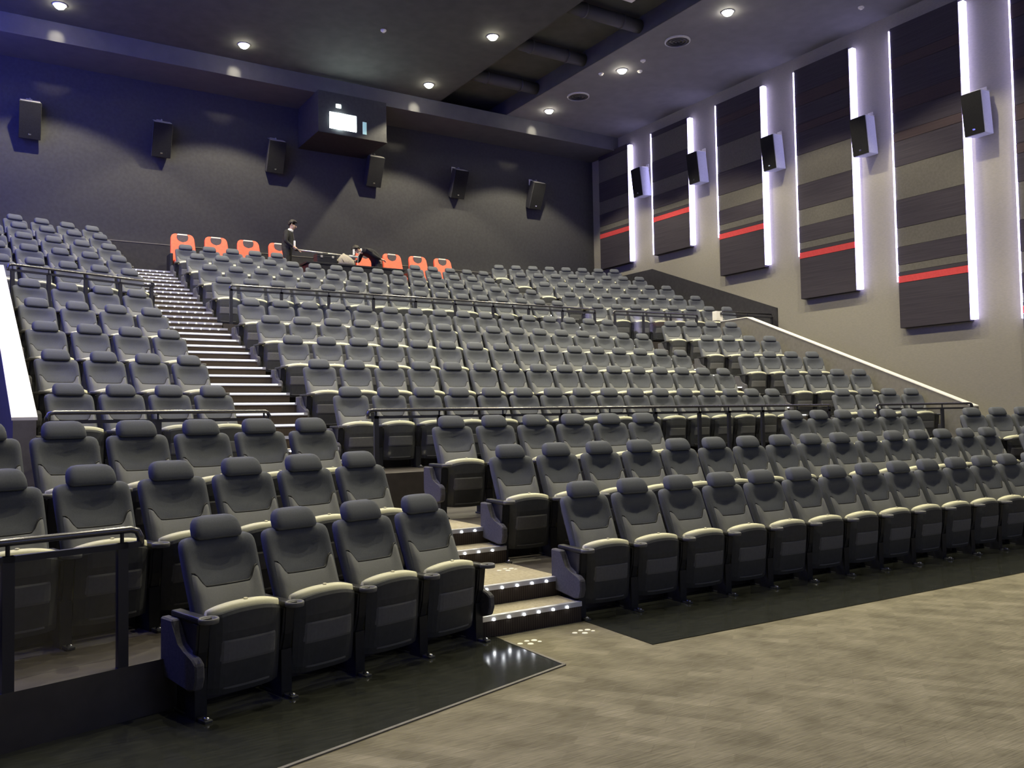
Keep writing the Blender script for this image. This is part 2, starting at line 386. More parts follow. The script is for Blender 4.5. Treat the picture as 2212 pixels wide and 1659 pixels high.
# ------------------------------------------------------------------ aisle stairs
def stairs(name, label, mirror):
    root = tag(empty(name, ((3.9 if not mirror else 2 * XM - 3.9), 5.95, 0)), label, 'stairs')
    ox, oy = root.location.x, root.location.y
    st = [(5.95, .16), (6.30, .323), (7.23, .482), (7.57, .640), (9.16, .79), (9.58, .937), (10.0, 1.084)]
    for k in range(1, 10):
        z0, z1 = ZR[k - 1], ZR[k]; n = 5 if k == 5 else 3
        for j in range(n):
            st.append((EDGE[k] - .42 * (n - 1 - j), z0 + (z1 - z0) * (j + 1) / n))
    for i, (y, z) in enumerate(st):
        if y < 6.1: x0, x1 = 3.38, 4.42
        elif y < 9: x0, x1 = 3.36, 4.46
        else: x0, x1 = 2.95, 4.10
        if mirror: x0, x1 = 2 * XM - x1, 2 * XM - x0
        if mirror and y < 9: x0, x1 = 13.82, 14.34
        if mirror and y > 16.8: x1 = 14.16 - .05 * (y - 17.2)
        dep = min(.46, (st[i + 1][0] - y + .01)) if i + 1 < len(st) else .46
        if y < 9 and i in (1, 3): dep = (st[i + 1][0] - y + .01)
        h = .17
        bm = bmesh.new(); box(bm, x0 - ox, x1 - ox, y - oy, y + dep - oy, z - h, z + .006)
        s = mesh_obj('step', bm, M['riser'], root)
        s.data.materials.append(M['tread'])
        for p in s.data.polygons:
            if p.normal.z > .9: p.material_index = 1
        bm = bmesh.new(); box(bm, x0 - ox, x1 - ox, y - .012 - oy, y + .035 - oy, z - .028, z + .012)
        mesh_obj('nosing', bm, M['alu'], s)
        if 10 <= i <= 21:      # middle flight: one continuous light strip under each nosing
            bm = bmesh.new(); box(bm, x0 + .06 - ox, x1 - .06 - ox, y - .018 - oy, y - .013 - oy, z - .014, z + .006)
            mesh_obj('light_strip', bm, M['stepstrip'], s)
            continue
        bm = bmesh.new(); box(bm, -.008, .008, -.006, .004, -.008, .008)
        lo = mesh_obj('step_lamp', bm, M['steplamp'], s)
        for q in range(6):
            xx = x0 + (x1 - x0) * (.15 + .14 * q) - ox
            l2 = lo if q == 0 else lo.copy()
            if q: COL.objects.link(l2)
            l2.parent = s; l2.location = (xx, y - .014 - oy, z - .018)
    return root
stairs('aisle_stairs', 'lit carpeted stairs climbing between the left and centre seat blocks', False)
stairs('aisle_stairs', 'carpeted stairs between centre block and right block, mostly hidden by seats', True)

# ------------------------------------------------------------------ cinema seat prototypes
def build_parts(root, left_end=False, right_end=False, right_arm=False):
    # backrest: reclined padded slab, dished in its upper half
    def by(z): return -0.275 + (z - .40) * 0.40      # centre line of the back
    bm = bmesh.new(); rows = []
    prof = [(.36, .215, .035), (.40, .235, .052), (.50, .243, .058), (.62, .248, .060), (.72, .251, .060), (.80, .253, .060), (.86, .254, .060), (.91, .254, .060), (.95, .254, .060), (.985, .251, .058), (1.008, .243, .050), (1.022, .228, .038), (1.031, .205, .020)]
    for z, hw, hd in prof:
        ring = sring(0, by(z), z, hw, hd, 32, .42, .030)
        t = min(max((z - .70) / .27, 0), 1); dz = math.sin(PI * t ** 1.6) if 0 < t < 1 else 0
        out = []
        for (x, y, zz) in ring:
            if y < by(z) - .012: y += .058 * dz * max(0, 1 - (x / (hw * .86)) ** 2) ** .8
            out.append((x, y, zz))
        rows.append(out)
    loft(bm, rows); mesh_obj('backrest', bm, M['fabric'], root, True)
    # lumbar pad, its top edge swept up at both sides
    def ztop(u):
        a = abs(u)
        t = min(max((a - .60) / .26, 0), 1); t = t * t * (3 - 2 * t)
        return .735 + .012 * a * a + .080 * t
    bm = bmesh.new(); nx, nz = 20, 7; F = []; Bk = []
    for j in range(nz + 1):
        fr, bk = [], []
        for i in range(nx + 1):
            u = -1 + 2 * i / nx; z0 = .37; z = z0 + (ztop(u) - z0) * (j / nz if j < nz - 1 else (.965 if j == nz - 1 else 1))
            ed = min(1 - abs(u), .1) / .1
            ev = 0.15 if j == nz else 1.0
            out = (.022 + .030 * (1 - j / nz)) * (ed ** .5) * ev
            x = u * .246
            yb = by(z) - .060 * max(0, 1 - abs(u) ** 5) ** .42 - .030 * u * u
            fr.append(bm.verts.new((x, yb - out, z))); bk.append(bm.verts.new((x, yb + .03, z)))
        F.append(fr); Bk.append(bk)
    for j in range(nz):
        for i in range(nx):
            bm.faces.new((F[j][i], F[j][i + 1], F[j + 1][i + 1], F[j + 1][i]))
            bm.faces.new((Bk[j][i], Bk[j + 1][i], Bk[j + 1][i + 1], Bk[j][i + 1]))
    for i in range(nx):
        bm.faces.new((F[0][i], Bk[0][i], Bk[0][i + 1], F[0][i + 1])); bm.faces.new((F[nz][i], F[nz][i + 1], Bk[nz][i + 1], Bk[nz][i]))
    for j in range(nz):
        bm.faces.new((F[j][0], F[j + 1][0], Bk[j + 1][0], Bk[j][0])); bm.faces.new((F[j][nx], Bk[j][nx], Bk[j + 1][nx], F[j + 1][nx]))
    lp = mesh_obj('lumbar_pad', bm, M['fabric_lit'], root, True)
    bm = bmesh.new(); path = []
    for i in range(29):
        u = -.985 + 1.97 * i / 28; z = ztop(u) + .002
        path.append((u * .246, by(z) - .060 * max(0, 1 - abs(u) ** 5) ** .42 - .030 * u * u - .006, z))
    tube(bm, path, .0055, 6); mesh_obj('seam_piping', bm, M['plastic'], lp, True)
    # headrest pillow: flat below, domed above
    bm = bmesh.new(); rows = []
    for z, hw, hd in [(1.016, .132, .030), (1.022, .152, .050), (1.040, .162, .062), (1.08, .160, .066), (1.115, .152, .060), (1.140, .137, .048), (1.154, .116, .032), (1.160, .085, .012)]:
        rows.append(sring(0, by(z) - .036, z, hw, hd, 24, .45, .012))
    loft(bm, rows); mesh_obj('headrest', bm, M['fabric'], root, True)
    bm = bmesh.new(); rows = []
    for z, hw, hd in [(.38, .19, .02), (.42, .22, .03), (.9, .235, .03), (.98, .215, .02)]:
        rows.append(sring(0, by(z) + .05, z, hw, hd, 16, .4, .02))
    loft(bm, rows); mesh_obj('back_shell', bm, M['plastic'], root, True)
    # tipped-up seat: cushion behind, plastic shell in front
    def sy(z): return -0.365 - (z - .25) * .10
    bm = bmesh.new(); nx = 16; rows = []
    for i in range(nx + 1):
        u = -1 + 2 * i / nx; x = u * .243
        zt = .668 - .038 * abs(u) ** 2.4
        e = max(max(0, 1 - abs(u) ** 8) ** .5, .4)
        bow = -.026 * (1 - u * u)
        ring = []
        for y, z in [(.060, .27), (.056, zt - .06), (.044, zt - .018), (.018, zt), (-.024, zt), (-.048, zt - .014), (-.054, zt - .05), (-.050, .27)]:
            ring.append((x, sy(z) + bow * min(1, (z - .27) / .3) + .012 + y * e, z))
        rows.append(ring)
    loft(bm, rows); cu = mesh_obj('seat_cushion', bm, M['cushion'], root, True)
    bm = bmesh.new(); cyl(bm, (0, sy(.668) - .020, .663), (0, sy(.668) - .022, .676), .015, .013, 12)
    mesh_obj('number_plate', bm, M['plate'], cu)
    def panx(i):
        u = -1 + 2 * i / nx
        return u, -.022 * (1 - u * u), max(1 - abs(u) ** 10, .5)
    def slab(zs, half, outs, mname, nm, par):
        bm = bmesh.new(); rows = []
        for i in range(nx + 1):
            u, bow, e = panx(i); ring = []
            for y, z, arch in zs:
                zz = z - arch * abs(u) ** 2.4
                ring.append((u * half, sy(zz) + bow * min(1, max(0, (zz - .1) / .4)) + y * (e if y < -.05 else 1), zz))
            rows.append(ring)
        loft(bm, rows); return mesh_obj(nm, bm, M[mname], par)
    pan = slab([(-.035, .115, -.012), (-.035, .632, .040), (-.062, .632, .040), (-.074, .612, .040), (-.084, .50, 0), (-.086, .30, 0), (-.080, .16, -.01), (-.066, .115, -.012)], .240, 0, 'pan', 'seat_pan', root)
    slab([(-.055, .315, 0), (-.055, .452, 0), (-.090, .452, 0), (-.094, .44, 0), (-.095, .33, 0), (-.091, .315, 0)], .226, 0, 'panel', 'underside_panel', pan)
    slab([(-.055, .150, -.006), (-.055, .162, -.006), (-.088, .162, -.006), (-.088, .150, -.006)], .20, 0, 'panel', 'lower_edge_strip', pan)
    # standards, armrests, feet
    for side in ([-1] + ([1] if right_arm else [])):
        X = side * SP / 2
        bm = bmesh.new(); prism(bm, [(-.16, .0), (-.16, .58), (-.46, .58), (-.44, .40), (-.41, .30), (-.41, .0)], 'x', X - .024, X + .024)
        mesh_obj('standard', bm, M['plastic'], root)
        bm = bmesh.new(); prism(bm, [(-.40, .30), (-.40, .57), (-.455, .57), (-.435, .42)], 'x', X - .040, X + .040)
        box(bm, X - .038, X + .038, -.42, -.30, .0, .30)
        mesh_obj('front_post', bm, M['plastic'], root)
        bm = bbox_bm(X - .036, X + .036, -.50, -.10, .575, .612, .012)
        arm = mesh_obj('armrest', bm, M['plastic'], root)
        bm = bmesh.new(); rows = []
        for r, z in [(.040, .585), (.058, .588), (.060, .612), (.056, .618), (.046, .616), (.043, .596)]:
            rows.append([(X + r * math.cos(2 * PI * k / 16), -.520 + r * 1.05 * math.sin(2 * PI * k / 16), z) for k in range(16)])
        loft(bm, rows); mesh_obj('cup_holder', bm, M['panel'], arm, True)
        bm = bbox_bm(X - .026, X + .026, -.52, -.12, 0.0, .022, .006)
        ft = mesh_obj('foot', bm, M['pan'], root)
        bm = bmesh.new(); ball(bm, (X, -.485, .026), .020, .028, .014, 10, 6); mesh_obj('bolt', bm, M['chrome'], ft, True)
    for side, on in ((-1, left_end), (1, right_end)):
        if not on: continue
        X = side * (SP / 2 + .052)
        bm = bmesh.new()
        prism(bm, [(-.06, .575), (-.06, .30), (-.11, .215), (-.42, .185), (-.495, .205), (-.52, .27), (-.515, .355), (-.47, .385), (-.36, .40), (-.285, .435), (-.24, .50), (-.215, .575)], 'x', X - .030, X + .030)
        bmesh.ops.bevel(bm, geom=bm.edges[:], offset=.010, segments=1, affect='EDGES')
        mesh_obj('end_panel', bm, M['endfab'], root)

protos = {}
for key, kw in {'mid': {}, 'left_end': dict(left_end=True), 'right_end': dict(right_end=True, right_arm=True)}.items():
    r = empty('theatre_chair'); build_parts(r, **kw); protos[key] = r
used = set()
def seat(kind, x, y, z, rz, label, group):
    p = protos[kind]
    if kind not in used: o = p; used.add(kind)
    else: o = copy_tree(p)
    o.location = (x, y, z); o.rotation_euler = (0, 0, rz)
    tag(o, label, 'seat', group)
    return o

def seat_row(posf, k, idx, z, rz, block, rowname, group, from_left=True):
    n = len(idx)
    for q, i in enumerate(idx):
        x, y = posf(k, i)
        kind = 'left_end' if (q == 0 and from_left is not None and i == idx[0]) else ('right_end' if q == n - 1 else 'mid')
        if from_left: lab = 'grey seat, %s from the left, %s, %s' % (ordinal(q + 1), block, rowname)
        else: lab = 'grey seat, %s from the stairs, %s, %s' % (ordinal(n - q), block, rowname)
        seat(kind, x, y, z, rz, lab, group)

low = {1: 'front row', 2: 'second row', 3: 'third row'}
for k, ii in ((1, range(3, 7)), (2, range(0, 6)), (3, range(0, 6))):
    seat_row(rowl, k, list(ii), ZLo[k - 1], LOA, 'lower left block', low[k], 'seats of the lower tier', False)
seat_row(rowc, 1, list(range(16)), ZLo[0], CA, 'lower centre block', low[1], 'seats of the lower tier')
seat_row(rowc, 2, list(range(16)), ZLo[1], CA, 'lower centre block', low[2], 'seats of the lower tier')
seat_row(rowc, 3, list(range(6)), ZLo[2], CA, 'third row left of the gap', 'lower tier', 'seats of the lower tier')
seat_row(lambda k, i: (10.302 + SP * i, 8.535), 3, list(range(6)), ZLo[2], 0, 'third row right of the gap', 'lower tier', 'seats of the lower tier')
def rowr(k, i):
    x, y = rowl(k, 5 - i); return (2 * XM - x, y)
for k, n in ((2, 3), (3, 4)):
    seat_row(rowr, k, list(range(n)), ZLo[k - 1], -LOA, 'lower right block', low[k], 'seats of the lower tier')
midn = {1: 'first row above lower rail', 2: 'second row above lower rail', 3: 'third row above lower rail', 4: 'fourth row above lower rail', 5: 'row just below upper rail'}
upn = {6: 'first row above upper rail', 7: 'second row above upper rail', 8: 'third row above upper rail', 9: 'fourth row above upper rail', 10: 'topmost row'}
for k in range(1, 11):
    nm = midn.get(k) or upn[k]; g = 'seats of the middle tier' if k <= 5 else 'seats of the upper tier'
    if k <= 8:
        seat_row(rowC, k, list(range(16)), ZR[k - 1], 0, 'centre block', nm, g)
    elif k == 9:
        seat_row(rowC, k, list(range(5)), ZR[k - 1], 0, 'centre block left of desk', nm, g)
        seat_row(rowC, k, list(range(11, 16)), ZR[k - 1], 0, 'centre block right of desk', nm, g)
    seat_row(rowL, k, list(range(4)) if k <= 5 else list(range(-1, 4)), ZR[k - 1], LA, 'left block', nm, g, False)
    seat_row(rowR, k, list(range(4)) if k <= 5 else list(range(8)), ZR[k - 1], RA, 'right block', nm, g)

# ------------------------------------------------------------------ red seats in the top row
def red_proto():
    root = empty('red_chair')
    def by(z): return -.22 + (z - .4) * .26
    bm = bmesh.new(); rows = []
    for z, hw, hd in [(.34, .30, .05), (.40, .325, .065), (.60, .325, .07), (.80, .315, .07), (1.0, .305, .065), (1.12, .295, .060), (1.19, .265, .048), (1.225, .215, .032), (1.235, .16, .015)]:
        rows.append(sring(0, by(z), z, hw, hd, 24, .4, .05))
    loft(bm, rows); mesh_obj('backrest', bm, M['red'], root, True)
    bm = bmesh.new()   # dark scoop under the label
    prism(bm, [(-.135, 1.195), (.135, 1.195), (.145, 1.14), (.125, 1.06), (.06, .995), (-.06, .995), (-.125, 1.06), (-.145, 1.14)], 'y', by(1.09) - .088, by(1.09) - .03)
    bmesh.ops.bevel(bm, geom=bm.edges[:], offset=.008, segments=1, affect='EDGES')
    hp = mesh_obj('headrest_pad', bm, M['redgrey'], root)
    bm = bbox_bm(-.125, .125, by(1.2) - .085, by(1.2) - .02, 1.165, 1.232, .008); mesh_obj('headrest_label', bm, M['white'], hp)
    bm = bbox_bm(-.29, .29, -.62, -.18, .34, .46, .03); mesh_obj('seat_cushion', bm, M['red'], root)
    bm = bbox_bm(-.30, .30, -.55, -.14, .06, .34, .02); mesh_obj('seat_base', bm, M['plastic'], root)
    for s in (-1, 1):
        bm = bbox_bm(s * .355 - .04, s * .355 + .04, -.55, -.08, .06, .62, .02); mesh_obj('armrest', bm, M['plastic'], root)
    bm = bbox_bm(-.38, .38, -.56, -.06, 0.0, .06, .01); mesh_obj('base_plate', bm, M['plastic'], root)
    return root
rp = red_proto()
for k in (0, 1, 2, 3, 6, 7, 8, 9):
    o = rp if k == 0 else copy_tree(rp)
    o.location = (4.6 + .86 * k, 23.62, ZR[9])
    tag(o, 'red high-backed seat, %s from the left in the topmost row' % ordinal(k + 1 if k < 4 else k - 1), 'seat', 'red seats in the top row')

# ------------------------------------------------------------------ handrails
def railing(label, path, zfloor, ztop, posts, bend0=True, bend1=True, glass=True, name='handrail', stub=.075):
    """path: 2 plan points. posts: list of fractions along it"""
    a, b = Vector((*path[0], 0)), Vector((*path[1], 0)); d = (b - a).normalized(); L = (b - a).length
    rz = math.atan2(d.y, d.x)
    root = tag(empty(name, (a.x, a.y, zfloor), rz), label, 'handrail')
    h = ztop - zfloor
    pth = []
    if bend0: pth += [(-.02, 0, h - .11), (-.02, 0, h - .05), (0, 0, h - .012)]
    pth += [(.04, 0, h), (L - .04, 0, h)]
    if bend1: pth += [(L, 0, h - .012), (L + .02, 0, h - .05), (L + .02, 0, h - .11)]
    bm = bmesh.new(); tube(bm, pth, .022, 10); mesh_obj('top_tube', bm, M['railmetal'], root, True)
    bm = bmesh.new(); box(bm, -.02, L + .02, -.02, .02, h - stub - .035, h - stub); mesh_obj('top_bar', bm, M['raildark'], root)
    for t in posts:
        x = t * L
        bm = bmesh.new(); box(bm, x - .03, x + .03, -.02, .02, 0, h - stub); mesh_obj('post', bm, M['raildark'], root)
        bm = bmesh.new(); cyl(bm, (x, 0, h - stub), (x, 0, h - .015), .012, n=8); mesh_obj('stub', bm, M['raildark'], root)
    if glass:
        for t0, t1 in zip(posts[:-1], posts[1:]):
            bm = bmesh.new(); box(bm, t0 * L + .035, t1 * L - .035, -.005, .005, .06, h - stub - .04); mesh_obj('glass_pane', bm, M['glass'], root)
    return root
def fr(n): return [i / n for i in range(n + 1)]
railing('glass-filled handrail in front of the lower left seats', (( -.75, 5.185), (.83, 5.60)), ZLo[1], CZ - .63, [.0, .57 - .0, .945])
railing('low handrail in front of the middle left block', ((.60, 9.36), (2.90, 9.99)), ZR[0], CZ + .13, [0, .45, .98])
railing('long low handrail below the middle centre block', ((4.2, 10.04), (13.2, 10.04)), ZR[0], CZ + .13, [0.01, .11, .22, .33, .43, .53, .635, .71, .80, .90, .995])
railing('low handrail below the middle right block', ((14.8, 10.18), (17.0, 9.57)), ZR[0], CZ + .13, [0.01, .35, .68, .99])
railing('handrail in front of the upper left block', ((.457, 16.52), (2.864, 17.45)), ZR[5], CZ + 2.74, [.02, .25, .5, .75, .99])
railing('long handrail in front of the upper centre block', ((4.28, 17.2), (13.4, 17.2)), ZR[5], CZ + 2.74, fr(9))
railing('handrail in front of the upper right block', ((14.05, 17.22), (16.76, 16.95)), ZR[5], CZ + 2.74, [.01, .34, .67, .99])
r = railing('handrail closing the corridor end by the right wall', ((17.15, 16.42), (19.1, 16.36)), ZR[5], CZ + 2.80, [.5, .99], True, False)
bm = bbox_bm(16.98, 17.22, 16.44, 16.60, 4.30, 4.56, .01); tag(mesh_obj('end_box', bm, M['capwhite']), 'small white box on the end of the right parapet', 'box')

# ------------------------------------------------------------------ acoustic panels, LED strips
PAN = [  # far y, near y, bottom, led top, thick led bottom, thin led bottom
    (23.98, 22.38, 7.04, 11.12, 7.08, None), (21.13, 19.46, 7.06, 11.15, 7.10, 7.10), (18.20, 16.50, 5.93, 11.15, 5.99, 7.12 - 1.0),
    (15.27, 13.56, 4.85, 11.13, 4.88, 6.02), (12.37, 10.66, 3.77, 11.12, 3.80, 4.90), (9.50, 7.80, 2.70, 11.12, 2.73, 3.70)]
PAN[2] = (18.20, 16.50, 5.93, 11.15, 5.99, 7.10)
PAN[1] = (21.13, 19.46, 7.06, 11.15, 7.10, 7.09)
names = ['farthest, in the rear corner', 'second from the rear corner', 'third from the rear corner', 'fourth from the rear corner', 'fifth from the rear corner', 'sixth, cut by the frame edge']
T = 0.17
def panel(side, i):
    y1, y0, zb, lt, lb, tb = PAN[i]
    xw = XR - .02 if side > 0 else XL + .02
    root = empty('acoustic_panel', (xw, (y0 + y1) / 2, zb))
    w_ = 'right' if side > 0 else 'left'
    tag(root, 'dark striped wall panel on the %s wall, %s' % (w_, names[i]), 'wall panel', 'striped panels on the %s wall' % w_)
    yc = (y0 + y1) / 2; hy = (y1 - y0) / 2
    def xs(t0, t1): return (-t1, -t0) if side > 0 else (t0, t1)
    top = 11.18 - zb
    a, b = xs(0, T - .02); bm = bmesh.new(); box(bm, a, b, -hy, hy, 0, top); mesh_obj('backing', bm, M['bandblack'], root)
    bands = [(0, 1.10, 'bandblack'), (1.10, 1.27, 'bandred'), (1.27, 1.36, 'bandblack'), (1.36, 1.54, 'bandgrey'), (1.54, 1.98, 'bandblack'), (1.98, 2.44, 'bandgrey'), (2.44, 3.13, 'bandblack'), (3.13, 3.95, 'bandgrey')]
    z = 3.95; q = 0
    for hgt, mm in [(.62, 'bandblack'), (.22, 'bandbrown'), (.50, 'bandblack'), (.34, 'bandbrown'), (.75, 'bandblack'), (.26, 'bandbrown'), (.9, 'bandblack'), (.3, 'bandbrown'), (3, 'bandblack')]:
        bands.append((z, z + hgt, mm)); z += hgt
    for z0, z1, mm in bands:
        if z0 >= top: continue
        z1 = min(z1, top); th = T + {'bandgrey': -.006, 'bandred': .006, 'bandbrown': .004}.get(mm, 0)
        a, b = xs(T - .02, th); bm = bmesh.new(); box(bm, a, b, -hy, hy, z0 + .004, z1 - .004)
        mesh_obj('fabric_strip', bm, M[mm], root)
    # thick LED on the near side face, thin LED on the far side, both real tubes
    a, b = xs(.02, T - .012)
    bm = bbox_bm(a, b, -hy - .125, -hy - .004, lb - zb, lt - zb, .008); mesh_obj('led_tube', bm, M['led'] if side > 0 else M['ledflare'], root)
    if tb:
        a, b = xs(.02, T + .03)
        bm = bbox_bm(a, b, hy + .004, hy + .030, tb - zb, lt - zb, .008); mesh_obj('led_tube', bm, M['led'] if side > 0 else M['ledflare'], root)
    return root
for i in range(6): panel(1, i)
for i in range(6): panel(-1, i)

# ------------------------------------------------------------------ loudspeakers
def speaker(name, label, group, loc, rz, tilt, w_, h_, d_, sidemat):
    """front looks along local -y; origin at wall mount, tilt turns the front down"""
    root = tag(empty(name, loc, rz), label, 'speaker', group)
    mt = Matrix.Translation((0, -.28, 0)) @ Matrix.Rotation(tilt, 4, 'X')
    def addp(nm, bmx, m, par, smooth=False):
        bmx.transform(mt); return mesh_obj(nm, bmx, m, par, smooth)
    bm = bmesh.new(); prism(bm, [(-w_ / 2, -d_ * .5), (w_ / 2, -d_ * .5), (w_ * .40, d_ * .5), (-w_ * .40, d_ * .5)], 'z', -h_ / 2, h_ / 2)
    bmesh.ops.bevel(bm, geom=bm.edges[:], offset=.012, segments=1, affect='EDGES')
    cab = addp('cabinet', bm, sidemat, root)
    bm = bbox_bm(-w_ / 2 + .01, w_ / 2 - .01, -d_ / 2 - .02, -d_ / 2 + .005, -h_ / 2 + .01, h_ / 2 - .01, .006)
    g = addp('grille', bm, M['speaker'], root)
    bm = bbox_bm(-.03, .03, -d_ / 2 - .026, -d_ / 2 - .018, -h_ / 2 + .10, -h_ / 2 + .14, .002); addp('badge', bm, M['chrome'], g)
    bm = bbox_bm(-w_ / 2 + .03, w_ / 2 - .03, -d_ / 2 + .03, d_ / 2 - .02, h_ / 2, h_ / 2 + .012, .003); br = addp('bracket', bm, M['steel'], root)
    bm = bmesh.new()
    a = mt @ Vector((0, .05, h_ / 2 + .01)); tube(bm, [tuple(a), (a.x, a.y + .05, a.z + .06), (0, -.02, a.z + .07)], .018, 8)
    box(bm, -.07, .07, -.02, 0, a.z - .03, a.z + .17)
    mesh_obj('wall_arm', bm, M['steel'], root)
    return root
for i, xc in enumerate([1.10, 4.21, 7.32, 10.40, 13.37, 16.44]):
    speaker('wall_speaker', 'black loudspeaker high on the rear wall, %s from the left' % ordinal(i + 1), 'rear wall speakers', (xc, YB, 9.50), 0, math.radians(24), .50, .92, .36, M['spdark'])
SIDE = [(21.56, 9.60), (18.92, 9.40), (15.98, 9.06), (13.10, 8.69), (10.24, 8.36)]
for i, (yy, zz) in enumerate(SIDE):
    speaker('wall_speaker', 'loudspeaker with pale LED-lit side on right wall, %s from the rear corner' % ordinal(i + 1), 'right wall speakers', (XR, yy, zz), PI / 2 * 3, math.radians(7), .46, .95, .44, M['spside_lit'])

# ------------------------------------------------------------------ projection booth hood
root = tag(empty('projection_hood', (9.15, 22.85, 9.95)), 'dark projection hood on rear wall with glowing port window', 'projector')
hx0, hx1, hy0 = -1.03, 1.05, 0.0
bm = bmesh.new()
WZ0, WZ1, WX0, WX1 = .14, .62, -.70, .12
box(bm, hx0, WX0, 0, .06, 0, 1.18); box(bm, WX1, hx1, 0, .06, 0, 1.18); box(bm, WX0, WX1, 0, .06, 0, WZ0); box(bm, WX0, WX1, 0, .06, WZ1, 1.18)
box(bm, hx0, hx0 + .05, .06, YB - 22.85, 0, 1.18); box(bm, hx1 - .05, hx1, .06, YB - 22.85, 0, 1.18); box(bm, hx0 + .05, hx1 - .05, .06, YB - 22.85, 0, .05)
mesh_obj('casing', bm, M['rear'], root)
bm = bmesh.new(); box(bm, WX0, WX1, .045, .055, WZ0, WZ1); wn = mesh_obj('port_window', bm, M['projglow'], root)
bm = bmesh.new(); cyl(bm, (-.42, .045, .36), (-.42, -.06, .36), .24, .22, 24); mesh_obj('lens', bm, M['projglow'], wn, True)
bm = bmesh.new(); box(bm, -.50, -.36, -.012, 0, .76, .86); mesh_obj('upper_port', bm, M['projglow'], root)
bm = bmesh.new(); box(bm, .30, .42, -.012, 0, .12, .48); mesh_obj('side_port', bm, M['projsoft'], root)
bm = bmesh.new(); box(bm, hx0 - .015, hx1 + .015, -.015, YB - 22.85, -.02, 0.0); mesh_obj('bottom_lip', bm, M['dado'], root)

# ------------------------------------------------------------------ ceiling lamps and fittings
def downlight_proto():
    root = empty('ceiling_downlight')
    bm = bmesh.new(); rows = []
    for r, z in [(.12, -.002), (.165, -.002), (.165, -.012), (.135, -.018), (.12, -.012)]:
        rows.append([(r * math.cos(2 * PI * k / 20), r * math.sin(2 * PI * k / 20), z) for k in range(20)])
    rows.append(rows[0]); loft(bm, rows, cap=False); mesh_obj('trim_ring', bm, M['trimring'], root, True)
    bm = bmesh.new(); ball(bm, (0, 0, -.006), .125, .125, .10, 16, 8); mesh_obj('lens', bm, M['lamp'], root, True)
    return root
dp = downlight_proto(); first = True; lamps = []
GX = [1.60, 5.85, 11.22, 15.52]; GY = [22.06, 18.41, 14.38, 10.4, 6.4]
xn = ['first', 'second', 'third', 'fourth']
for j, y in enumerate(GY):
    for i, x in enumerate(GX):
        o = dp if first else copy_tree(dp); first = False
        o.location = (x, y, ZC)
        tag(o, 'round ceiling downlight, %s from left, %s lamp row from rear wall' % (xn[i], ordinal(j + 1)), 'lamp', 'ceiling downlights')
        lamps.append(o)
for o in lamps:
    ld = bpy.data.lights.new('downlight_beam', 'SPOT'); ld.energy = DOWN_W; ld.color = DOWN_COL
    ld.spot_size = math.radians(114); ld.spot_blend = 0.22; ld.shadow_soft_size = 0.07
    lo = bpy.data.objects.new('downlight_beam', ld); COL.objects.link(lo); lo.parent = o; lo.location = (0, 0, -.20)
    if o.location.y > 22:      # the rear row also spills onto the bulkhead beside it
        ld = bpy.data.lights.new('downlight_spill', 'SPOT'); ld.energy = 150; ld.color = DOWN_COL
        ld.spot_size = math.radians(25); ld.spot_blend = 0.9; ld.shadow_soft_size = 0.05
        lo = bpy.data.objects.new('downlight_spill', ld); COL.objects.link(lo); lo.parent = o; lo.location = (0, .06, -.13)
        lo.rotation_euler = Vector((0, .96, -.26)).to_track_quat('-Z', 'Y').to_euler()
def diffuser(label, x, y):
    root = tag(empty('air_diffuser', (x, y, ZC)), label, 'vent', 'round ceiling vents')
    for r in (.34, .25, .16, .07):
        bm = bmesh.new(); rows = []
        for rr, z in [(r, -.002), (r, -.035), (r - .035, -.05), (r - .035, -.03)]:
            rows.append([(max(rr, .005) * math.cos(2 * PI * k / 24), max(rr, .005) * math.sin(2 * PI * k / 24), z) for k in range(24)])
        rows.append(rows[0]); loft(bm, rows, cap=False); mesh_obj('ring', bm, M['trimring'] if r > .3 else M['duct'], root, True)
diffuser('round ringed ceiling vent nearer the camera over the right side', 15.57, 16.2)
diffuser('round ceiling vent nearer the rear wall over the right side', 15.6, 20.6)
for lab, x, y in (('small pale ceiling detector between vent and downlight', 15.60, 17.60), ('small ceiling detector beside the right-hand downlight', 16.0, 18.2), ('small ceiling detector near the right wall', 18.18, 12.56), ('tiny ceiling detector left of the right-hand downlight', 15.15, 18.9), ('tiny ceiling detector above the projection hood', 8.65, 19.49)):
    root = tag(empty('smoke_detector', (x, y, ZC)), lab, 'detector', 'ceiling detectors')
    bm = bmesh.new(); cyl(bm, (0, 0, 0), (0, 0, -.03), .075, .07, 16); b_ = mesh_obj('base', bm, M['white'], root)
    bm = bmesh.new(); cyl(bm, (0, 0, -.03), (0, 0, -.06), .05, .035, 16); mesh_obj('sensor_cap', bm, M['white'], root)
# ducts crossing the black ceiling trench
for i, y in enumerate((21.3, 18.9, 16.5)):
    root = tag(empty('ceiling_duct', ((TX0 + TX1) / 2, y, ZC + .25)), 'grey duct crossing the ceiling trench, %s from the rear wall' % ordinal(i + 1), 'duct', 'ducts in the ceiling trench')
    bm = bmesh.new(); cyl(bm, (-1.2, 0, 0), (1.2, 0, 0), .17, n=20); d0 = mesh_obj('pipe', bm, M['duct'], root, True)
    for xx in (-.6, .6):
        bm = bmesh.new(); cyl(bm, (xx - .03, 0, 0), (xx + .03, 0, 0), .185, n=20); mesh_obj('clamp', bm, M['duct'], root, True)
bm = bmesh.new(); box(bm, -.18, .18, -.08, .08, -.08, .04); bmesh.ops.bevel(bm, geom=bm.edges[:], offset=.02, segments=1, affect='EDGES')
root = tag(empty('ceiling_fixture', (13.05, 15.2, ZC + .1)), 'small metal fixture hanging in the black ceiling trench', 'fixture')
mesh_obj('housing', bm, M['steel'], root)
